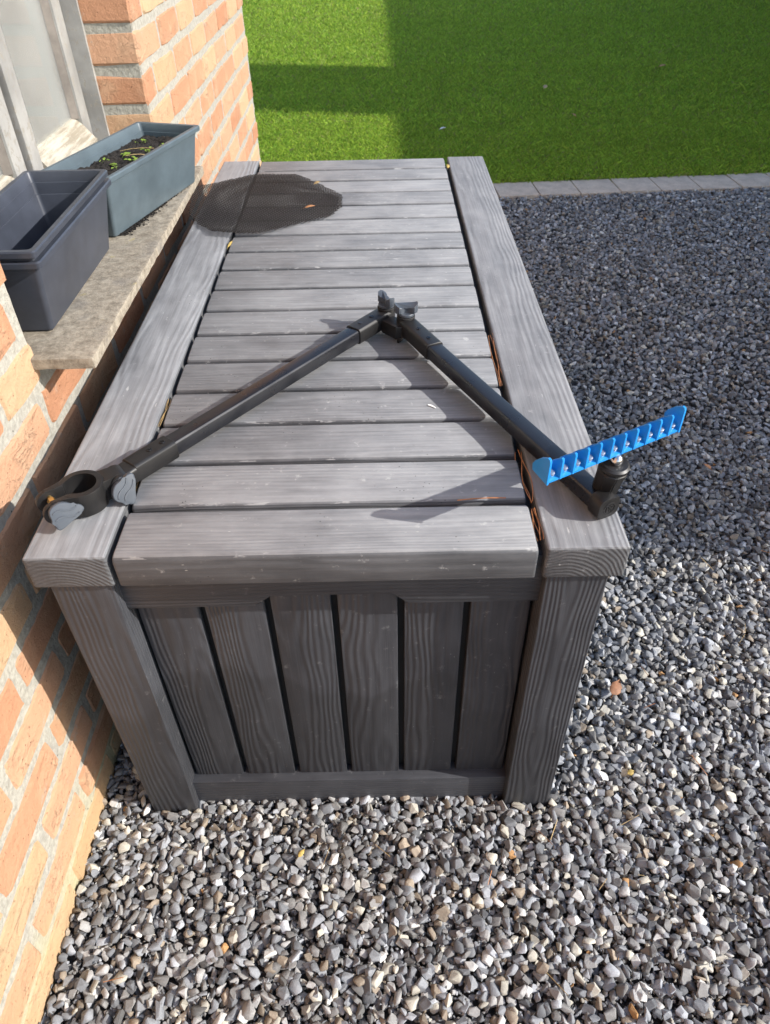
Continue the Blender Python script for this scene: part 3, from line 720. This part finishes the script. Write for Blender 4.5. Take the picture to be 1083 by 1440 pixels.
# neck, pivot
b2 = prism([(-.0225, -.0145), (-.0225, .0145), (-.036, .0105), (-.047, .0095), (-.047, -.0095), (-.036, -.0105)], -.0140, .0140, .0015, 2)
o = put('neck', mesh(b2, 35), M['blackplastic'], clamp); 
pv = cc-ca*.0440+Vector((0, 0, -.001))
b2 = prism(circ(.0148, 26), -.014, .014, .0015, 2); ap('pivot_barrel', mesh(b2, 35), 'blackplastic', frame(pv, (1, 0, 0), cb))
b2 = prism(rrect(.023, .028, .005), 0, .030, .001, 1); ap('pivot_arm', mesh(b2, 35), 'blackplastic', frame(pv, (0, 0, 1), (LA+ld*.012-pv)))
def lobe_knob(p, axis, xdir):          # round washer with a bean-shaped lobed grip, grooved across
    px = [(-88, 10), (-80, 46), (-52, 66), (-12, 70), (20, 56), (46, 32), (74, 18), (88, -4), (80, -24), (42, -40), (2, -50), (-40, -64), (-72, -70), (-86, -46), (-82, -18)]
    k0 = .00022; n = len(px); out = []
    for i in range(n):                       # Catmull-Rom through the outline
        p0, p1, p2, p3 = (Vector(px[(i+q) % n]) for q in (-1, 0, 1, 2))
        for t in (0, .5):
            v = .5*((2*p1)+(p2-p0)*t+(2*p0-5*p1+4*p2-p3)*t*t+(-p0+3*p1-3*p2+p3)*t**3); out.append((v.x*k0, v.y*k0))
    out = out[::-1]
    b = prism(circ(.0140, 26), 0, .0035, .001, 1)
    o = ap('knob_seat', mesh(b, 35), 'inner', frame(p, xdir, axis))
    b = prism(out, .0034, .0125, .0022, 3)
    g = put('knob_grip', mesh(b, 35), M['knob'], o, (0, 0, 0))
    for k_, y in enumerate((.0050, -.0035)):
        up_ = [(-.0155+.028*q/9, y+.0028*math.sin(q*.62+.4)) for q in range(10)]
        pts = [(x, v+.0008) for x, v in up_[::-1]]+[(x, v-.0008) for x, v in up_]
        put('grip_ridge', mesh(prism(pts, .0120, .0134, .0004, 1), 35), M['knob'], g, (0, 0, 0))
    return o
lobe_knob(cc+ca*.0290+cb*.0180+Vector((0, 0, -.001)), cb+Vector((.0, 0, .42)), (.8, .6, .05))
lobe_knob(pv+cb*.0155+Vector((0, 0, -.001)), cb+Vector((.10, 0, .40)), (.45, .30, .75))
# end of the right tube: cap with emblem, upright socket, blue finned holder
bm = prism(rrect(.0300, .0310, .0085, 3), 0, .020, .0022, 2)
capM = frame(RB-rd*.014, (0, 0, 1), rd); cap = ap('end_cap', mesh(bm, 35), 'blackplastic', capM)
b2 = bmesh.new()
o1 = circ(.0088, 28); i1 = circ(.0076, 28)
for i in range(28):
    j = (i+1) % 28
    if i in (6, 7): continue
    prism([o1[i], o1[j], i1[j], i1[i]], .0196, .0206, bm=b2)
def glyph(lines, wd=.0009):
    for (x0, y0), (x1, y1) in lines:
        a = Vector((x0, y0)); b_ = Vector((x1, y1)); n = (b_-a).normalized()*wd/2; t = Vector((-n.y, n.x))
        prism([tuple(a-n-t), tuple(b_+n-t), tuple(b_+n+t), tuple(a-n+t)], .0196, .0207, bm=b2)
k = .001
glyph([((-4*k, 4.2*k), (4*k, 4.2*k)), ((4*k, 4.2*k), (4*k, .8*k)), ((4*k, .8*k), (0, .8*k)), ((0, 4.2*k), (0, .8*k)), ((-4*k, -.6*k), (4*k, -.6*k)), ((4*k, -.6*k), (4*k, -4.2*k)), ((4*k, -4.2*k), (0, -4.2*k)), ((0, -.6*k), (0, -3.4*k)), ((0, -2.2*k), (-4*k, -4.2*k))])
put('emblem', mesh(b2, 30), M['inner'], cap, (0, 0, 0))
sk = Vector((.3320, .0790, H+.018)); skt = Vector((.3360, .0700, .6845)); sd = (skt-sk).normalized()
def ring(r, z, n=8, ph=.39, sq=1.): return [(r*math.cos(2*math.pi*i/n+ph), r*sq*math.sin(2*math.pi*i/n+ph), z) for i in range(n)]
ln = (skt-sk).length
bm = loft([ring(.0145, 0), ring(.0160, .006), ring(.0168, .028), ring(.0182, .036), ring(.0182, .042), ring(.0165, .0435)])
bmesh.ops.bevel(bm, geom=[e for e in bm.edges], offset=.0012, segments=2, affect='EDGES')
ap('socket', mesh(bm, 30), 'blackplastic', frame(sk, rd, sd))
bm = loft([ring(.0155, .0432, 28), ring(.0178, .0450, 28), ring(.0178, .0490, 28), ring(.0150, .0510, 28)]); ap('socket_collar', mesh(bm, 30), 'blackplastic', frame(sk, rd, sd))
bm = bmesh.new(); bmesh.ops.create_uvsphere(bm, u_segments=20, v_segments=12, radius=.0075); ap('ball_joint', mesh(bm, 60), 'chrome', frame(sk+sd*.0555, rd, sd))
# blue holder: local x = along, y = depth (away from the viewer), z = up
S0 = Vector((.2462, .0205, .6895)); S1 = Vector((.4240, .1170, .6895))
sdx = (S1-S0).normalized(); SL = (S1-S0).length
Ms = frame(S0, sdx, (0, 0, 1))
prof = [(0, 0), (0, .0022), (.0205, .0100), (.0215, .0085), (.0215, .0065)]
bm = loft([[(x, y, z) for y, z in prof] for x in (.0008, SL*.972)])
holder = ap('blue_holder', mesh(bm, 30), 'blue', Ms)
bm = loft([[(x, y, z) for y, z in ((.0005, -.0002), (.0205, .0062), (.0205, .0036), (.006, -.0022))] for x in (.002, SL*.970)])
put('backing_strip', mesh(bm, 30), M['inner'], holder, (0, 0, 0))
nf = 12; sp = SL/(nf-1)
def fin_mesh(o_): 
    b = prism(o_, -.0017, .0017, .0008, 2)                  # outline (depth, height) -> x is thickness
    bmesh.ops.transform(b, matrix=Matrix(((0, 0, 1, 0), (1, 0, 0, 0), (0, 1, 0, 0), (0, 0, 0, 1))), verts=b.verts); return mesh(b, 30)
mid_o = [(-.0008, .0003), (-.0010, .0250), (-.0004, .0275), (.0015, .0282), (.0040, .0268), (.0150, .0170), (.0205, .0110), (.0205, .0090)]
end_o = [(-.0010, -.0010), (-.0012, .0300), (.0000, .0330), (.0030, .0340), (.0120, .0290), (.0205, .0205), (.0235, .0150), (.0225, .0070)]
fm, fe = fin_mesh(mid_o), fin_mesh(end_o)
for i in range(nf):
    e_ = i in (0, nf-1)
    o = put('fin', fe if e_ else fm, M['blue'], holder, (sp*i*.975+(-.0005 if i == nf-1 else 0), 0, 0)); o.rotation_euler = (0, 0, .12)
bmh = bmesh.new(); prism(circ(.0039, 16), 0, .0065, .0012, 2, bmh); prism(circ(.0018, 6), .0065, .0066, bm=bmh); mb = mesh(bmh, 40)
for i in range(nf-1):
    o = put('bolt', mb, M['chrome'], holder); o.matrix_local = frame((sp*(i*.975+.5), .0065, .0050), (1, 0, 0), (-.2, -.38, .92))

# ------------------------------------------------------------------ black net draped on the far corner of the lid
poly = [(-.389, 1.27), (-.345, 1.322), (-.255, 1.386), (-.141, 1.383), (-.079, 1.298), (-.018, 1.212), (-.016, 1.134), (-.040, 1.073), (-.110, 1.030), (-.189, .969), (-.232, .962), (-.285, .975), (-.327, 1.027), (-.364, 1.093)]
def inpoly(x, y):
    c = False; j = len(poly)-1
    for i in range(len(poly)):
        if (poly[i][1] > y) != (poly[j][1] > y) and x < (poly[j][0]-poly[i][0])*(y-poly[i][1])/(poly[j][1]-poly[i][1])+poly[i][0]: c = not c
        j = i
    return c
def nz(x, y): return H+.0030+.006*math.exp(-((x+.2)**2+(y-1.2)**2)/.02)+.010*max(0, (1.08-y)/.12)**2*max(0, min(1, (-.08-x)/.2))+.012*max(0, (-.33-x)/.06)**2
V, F = [], []; pitch = .0064; ws = .00125; st = .006
for fam in (0, 1):
    dx, dy = (math.cos(R(52)), math.sin(R(52))) if fam == 0 else (math.cos(R(-48)), math.sin(R(-48)))
    nx_, ny_ = -dy, dx
    for k in range(-54, 55):
        run = []
        for t in range(-60, 61):
            x = -.2+nx_*k*pitch+dx*t*st; y = 1.17+ny_*k*pitch+dy*t*st
            if inpoly(x, y): run.append((x, y, nz(x, y)+fam*.0007))
            else:
                if len(run) > 1:
                    b0 = len(V)
                    for q in run:
                        V += [(q[0]-nx_*ws, q[1]-ny_*ws, q[2]), (q[0]+nx_*ws, q[1]+ny_*ws, q[2]), (q[0], q[1], q[2]+.0011)]
                    for s in range(len(run)-1):
                        a = b0+3*s
                        F += [(a, a+1, a+4, a+3), (a+1, a+2, a+5, a+4), (a+2, a, a+3, a+5)]
                run = []
tag(put('plastic_net', npmesh('plastic_net', V, F), M['net']), 'black plastic mesh net lying on the lid corner by the wall', 'net')

# ------------------------------------------------------------------ planters on the sill
def planter_mesh(lb, wb, lt, wt, h, rimw=.007, rimh=.009, th=.0025, r=.007):
    def rg(l_, w_, z, rr=r): return [(x, y, z) for x, y in rrect(w_, l_, min(rr, w_*.3), 5)]
    def at(t): return lb+(lt-lb)*t, wb+(wt-wb)*t
    rings = [rg(lb-.006, wb-.006, 0, r-.003), rg(lb, wb, .003)]
    t = (h-rimh)/h; l_, w_ = at(t); 
    l1, w1 = at(.86); rings += [rg(l1, w1, h*.86), rg(l1+.0015, w1+.0015, h*.865)]
    rings += [rg(l_, w_, h-rimh), rg(l_+2*rimw, w_+2*rimw, h-rimh), rg(l_+2*rimw+.001, w_+2*rimw+.001, h-.002), rg(l_+2*rimw-.002, w_+2*rimw-.002, h)]
    rings += [rg(lt-2*th, wt-2*th, h), rg(lt-2*th-.002, wt-2*th-.002, h-.002)]
    for tt in (.86, .855, .70, .695):
        a, b_ = at(tt); e = .0012 if tt in (.86, .70) else .003; rings.append(rg(a-2*th-e, b_-2*th-e, h*tt))
    rings.append(rg(lb-2*th, wb-2*th, .004))
    return mesh(loft(rings), 30)
o = put('planter', planter_mesh(.312, .100, .352, .137, .1145), M['darkpot'], None, (-.467, .5545, ZS+.0004))
tag(o, 'dark grey plastic planter trough, the lower one of the nested pair on the sill', 'planter', 'nested dark planters')
o = put('planter', planter_mesh(.306, .093, .350, .132, .1145), M['darkpot'], None, (-.465, .5515, ZS+.0160))
tag(o, 'empty dark grey plastic planter trough, the upper one nested inside its twin', 'planter', 'nested dark planters')
gp = empty('planter', (-.4235, .9365, ZS+.0004), 'blue-grey planter trough filled with soil and green seedlings on the sill', 'planter')
gp.rotation_euler = (0, 0, R(-15.8))
put('trough', planter_mesh(.330, .100, .352, .136, .1105), M['greenpot'], gp, (0, 0, 0))
V, F = [], []; nx, ny = 40, 110
for j in range(ny+1):
    for i in range(nx+1):
        x = -.0595+.119*i/nx; y = -.1675+.335*j/ny
        z = .086+mnoise.noise(Vector((x*35, y*35, 0)))*.006+mnoise.noise(Vector((x*140, y*140, 2)))*.004+mnoise.noise(Vector((x*330, y*330, 5)))*.0025
        V.append((x, y, z))
for j in range(ny):
    for i in range(nx): a = j*(nx+1)+i; F.append((a, a+1, a+nx+2, a+nx+1))
soil = put('soil', npmesh('soil', V, F), M['soil'], gp, (0, 0, 0))
def leaf_bm(bm, p, d, ln, wd, lift):
    d = Vector(d).normalized(); s = Vector((-d.y, d.x, 0)); pr = []
    for t, wv in ((0, .06), (.18, .10), (.26, .62), (.42, .95), (.56, .80), (.66, .86), (.82, .42), (1, .03)):
        c = Vector(p)+d*ln*t+Vector((0, 0, lift*math.sin(t*2.4))); pr.append((bm.verts.new(c-s*wd*wv/2+Vector((0, 0, wd*.12))), bm.verts.new(c), bm.verts.new(c+s*wd*wv/2+Vector((0, 0, wd*.12)))))
    for a, b_ in zip(pr, pr[1:]):
        bm.faces.new((a[0], a[1], b_[1], b_[0])); bm.faces.new((a[1], a[2], b_[2], b_[1]))
for (x, y, s) in ((.012, .06, 1.), (-.008, .02, 1.3), (.022, -.005, 1.2), (-.028, .115, .9), (.005, -.05, 1.3), (.03, .095, .7), (-.035, -.02, .7)):
    bm = bmesh.new()
    for k in range(7):
        a = random.uniform(0, 6.28); leaf_bm(bm, (x+random.uniform(-.01, .01), y+random.uniform(-.012, .012), .088), (math.cos(a), math.sin(a), 0), .0095*s, .0065*s, .004)
    put('seedling', mesh(bm, 60), M['leafgreen'], gp, (0, 0, 0))
def rod(bm, pts, r):
    rings = []
    for i, p in enumerate(pts):
        d = (Vector(pts[min(i+1, len(pts)-1)])-Vector(pts[max(i-1, 0)])).normalized(); a = d.orthogonal().normalized(); c = d.cross(a)
        rings.append([Vector(p)+(a*math.cos(t)+c*math.sin(t))*r for t in (0, 2.09, 4.19)])
    loft(rings, bm=bm)
for (p0, p1) in (((-.03, .03, .094), (.035, .05, .097)), ((.0, .0, .095), (.04, .02, .092))):
    bm = bmesh.new(); rod(bm, [Vector(p0).lerp(Vector(p1), t)+Vector((0, 0, .003*math.sin(t*3))) for t in (0, .33, .66, 1)], .0009); put('straw_stem', mesh(bm), M['straw'], gp, (0, 0, 0))
# soil crumbs spilt on the sill along the blue-grey trough
cr = hull_stones(6, 9, (.5, .9)); V, F, bi = [], [], 0
for k in range(2200):
    t = min(1, abs(random.gauss(0, .38))); y = .775+.32*t; sz = random.uniform(.0007, .0032)*(1.1-.5*t); s = sz
    x = -.4275+.3055*(y-.792)+abs(random.gauss(0, .012*(1.15-t)))
    if x > -.338: continue
    Vp, Fp = cr[k % 6]; V.append(Vp*s+np.array([x, y, ZS+.0008+s*.3])); F.append(Fp+bi); bi += len(Vp)
tag(put('spilled_soil', npmesh('spilled_soil', np.concatenate(V), np.concatenate(F)), M['soil']), 'dark soil crumbs spilled along the trough on the sill', 'soil', kind='stuff')

# ------------------------------------------------------------------ litter: leaves, needles, flecks
def leaf(name, x, y, z, ln, wd, ang, mat, label, group=None, lift=.004, tilt=.2):
    bm = bmesh.new(); leaf_bm(bm, (0, 0, 0), (1, 0, 0), ln, wd, lift)
    o = put(name, mesh(bm, 60), M[mat], None, (x, y, z), (tilt, -.05, ang)); o.modifiers.new('t', 'SOLIDIFY').thickness = .0004
    return tag(o, label, 'leaf', group)
leaf('dry_leaf', .485, .200, .016, .046, .024, 1.0, 'leafbrown', 'curled orange-brown leaf lying on gravel beside the corner post')
leaf('dry_leaf', .475, .047, .014, .016, .011, .4, 'leafyel', 'tiny ochre leaf scrap on gravel beside the front post foot')
leaf('dry_leaf', -.083, -.085, .014, .018, .008, .9, 'leafyel', 'small yellow leaf scrap on gravel in front of the box')
leaf('dry_leaf', .915, .885, .013, .03, .016, 2.2, 'leafdry', 'brown leaf on the shaded gravel beyond the blue holder')
leaf('dry_leaf', -.092, 1.27, H+.0105, .020, .010, .6, 'straw', 'pale curled leaf lying on the black net')
leaf('dry_leaf', -.105, 1.105, H+.0105, .028, .009, .2, 'leafdry', 'orange-brown leaf lying on the black net')
leaf('dry_leaf', -.2510, .915, H-.004, .034, .006, 1.35, 'leafyel', 'narrow yellow leaf caught in the lid gap beside the net', tilt=.1)
leaf('dry_leaf', .2485, 1.425, H-.006, .03, .009, 1.5, 'leafyel', 'yellow-brown leaf wedged at the far end of the lid gap', tilt=.1)
for (x, y, s, a, lab) in ((1.2, 5.04, .09, 1.2, 'long pale leaf standing in the shaded lawn'), (.42, 4.08, .045, .3, 'white feathery scrap on the lawn beyond the box'), (2.17, 5.7, .07, .2, 'dark brown leaf on the far shaded lawn'), (1.27, 4.3, .06, 2., 'orange leaf on the lawn near the kerb')):
    leaf('fallen_leaf', x, y, .045, s, s*.35, a, 'dropping' if 'white' in lab else ('straw' if 'pale' in lab else 'leafdry'), lab, lift=.01)
def needles(name, lst, mat, label, r=.0006, kind=None):
    bm = bmesh.new()
    for pts in lst: rod(bm, pts, r)
    return tag(put(name, mesh(bm), M[mat]), label, 'pine needles', kind=kind)
gapx = .2485
def strand(y0, y1, x, z, wob=.003):
    n = 6; ph = random.uniform(0, 6); return [(x+wob*math.sin(ph+i*.8), y0+(y1-y0)*i/n, z+.001*math.sin(i*1.3+ph)) for i in range(n+1)]
needles('pine_needles', [strand(.02, .075, gapx-.002+.002*i, H-.006+.001*i, .0015) for i in range(4)], 'needle', 'orange pine needles in the lid gap at the front edge')
needles('pine_needles', [strand(.085, .19, gapx-.003+.003*i, H-.004+.002*i, .004) for i in range(3)], 'needle', 'orange pine needles in the lid gap beside the blue holder')
needles('pine_needles', [strand(.36, .52, gapx-.004+.003*i, H-.006+.001*i, .0025) for i in range(5)], 'needle', 'rusty pine needles packed in the gap beside the right tube')
needles('pine_needles', [[(.158+.02*i, .0885+.0022*math.sin(i*.75), H+.0006+.001*math.sin(i*.75)) for i in range(4)]], 'needle', 'single orange pine needle lying across the front lid groove', .0009)
needles('pine_needles', [strand(.11, .175, -.2515+.001*i, H-.005, .001) for i in range(3)], 'straw', 'dry straw in the left lid gap beneath the clamp')
needles('pine_needles', [strand(.27, .34, -.2515+.001*i, H-.004, .0015) for i in range(3)], 'straw', 'dry straw in the left lid gap beside the left tube')
lst, lst2 = [], []
for k in range(95):
    x, y = random.uniform(-.36, 1.2), random.uniform(-.42, .9)
    if -.36 < x < .36 and y > -.01: continue
    a = random.uniform(0, 6.28); ln = random.uniform(.012, .045); z = .013
    p = [(x+math.cos(a)*ln*t, y+math.sin(a)*ln*t, z+.004*math.sin(t*3)) for t in (-.5, 0, .5)]
    if min(q[0] for q in p) < -.415: continue
    (lst if k % 3 else lst2).append(p)
needles('scattered_pine_needles', lst, 'straw', 'thin straw coloured needles scattered over the gravel', .0006, 'stuff')
needles('fallen_pine_needles', lst2, 'needle', 'reddish needles scattered over the gravel', .0006, 'stuff')
bm = bmesh.new(); prism([(0, 0), (.004, -.002), (.011, -.008), (.012, -.006), (.006, .001), (.001, .003)], 0, .0006, .0002, 1, bm)
tag(put('white_fleck', mesh(bm), M['dropping'], None, (.133, .303, H+.0001)), 'small white fleck on the lid between the two tubes', 'fleck')
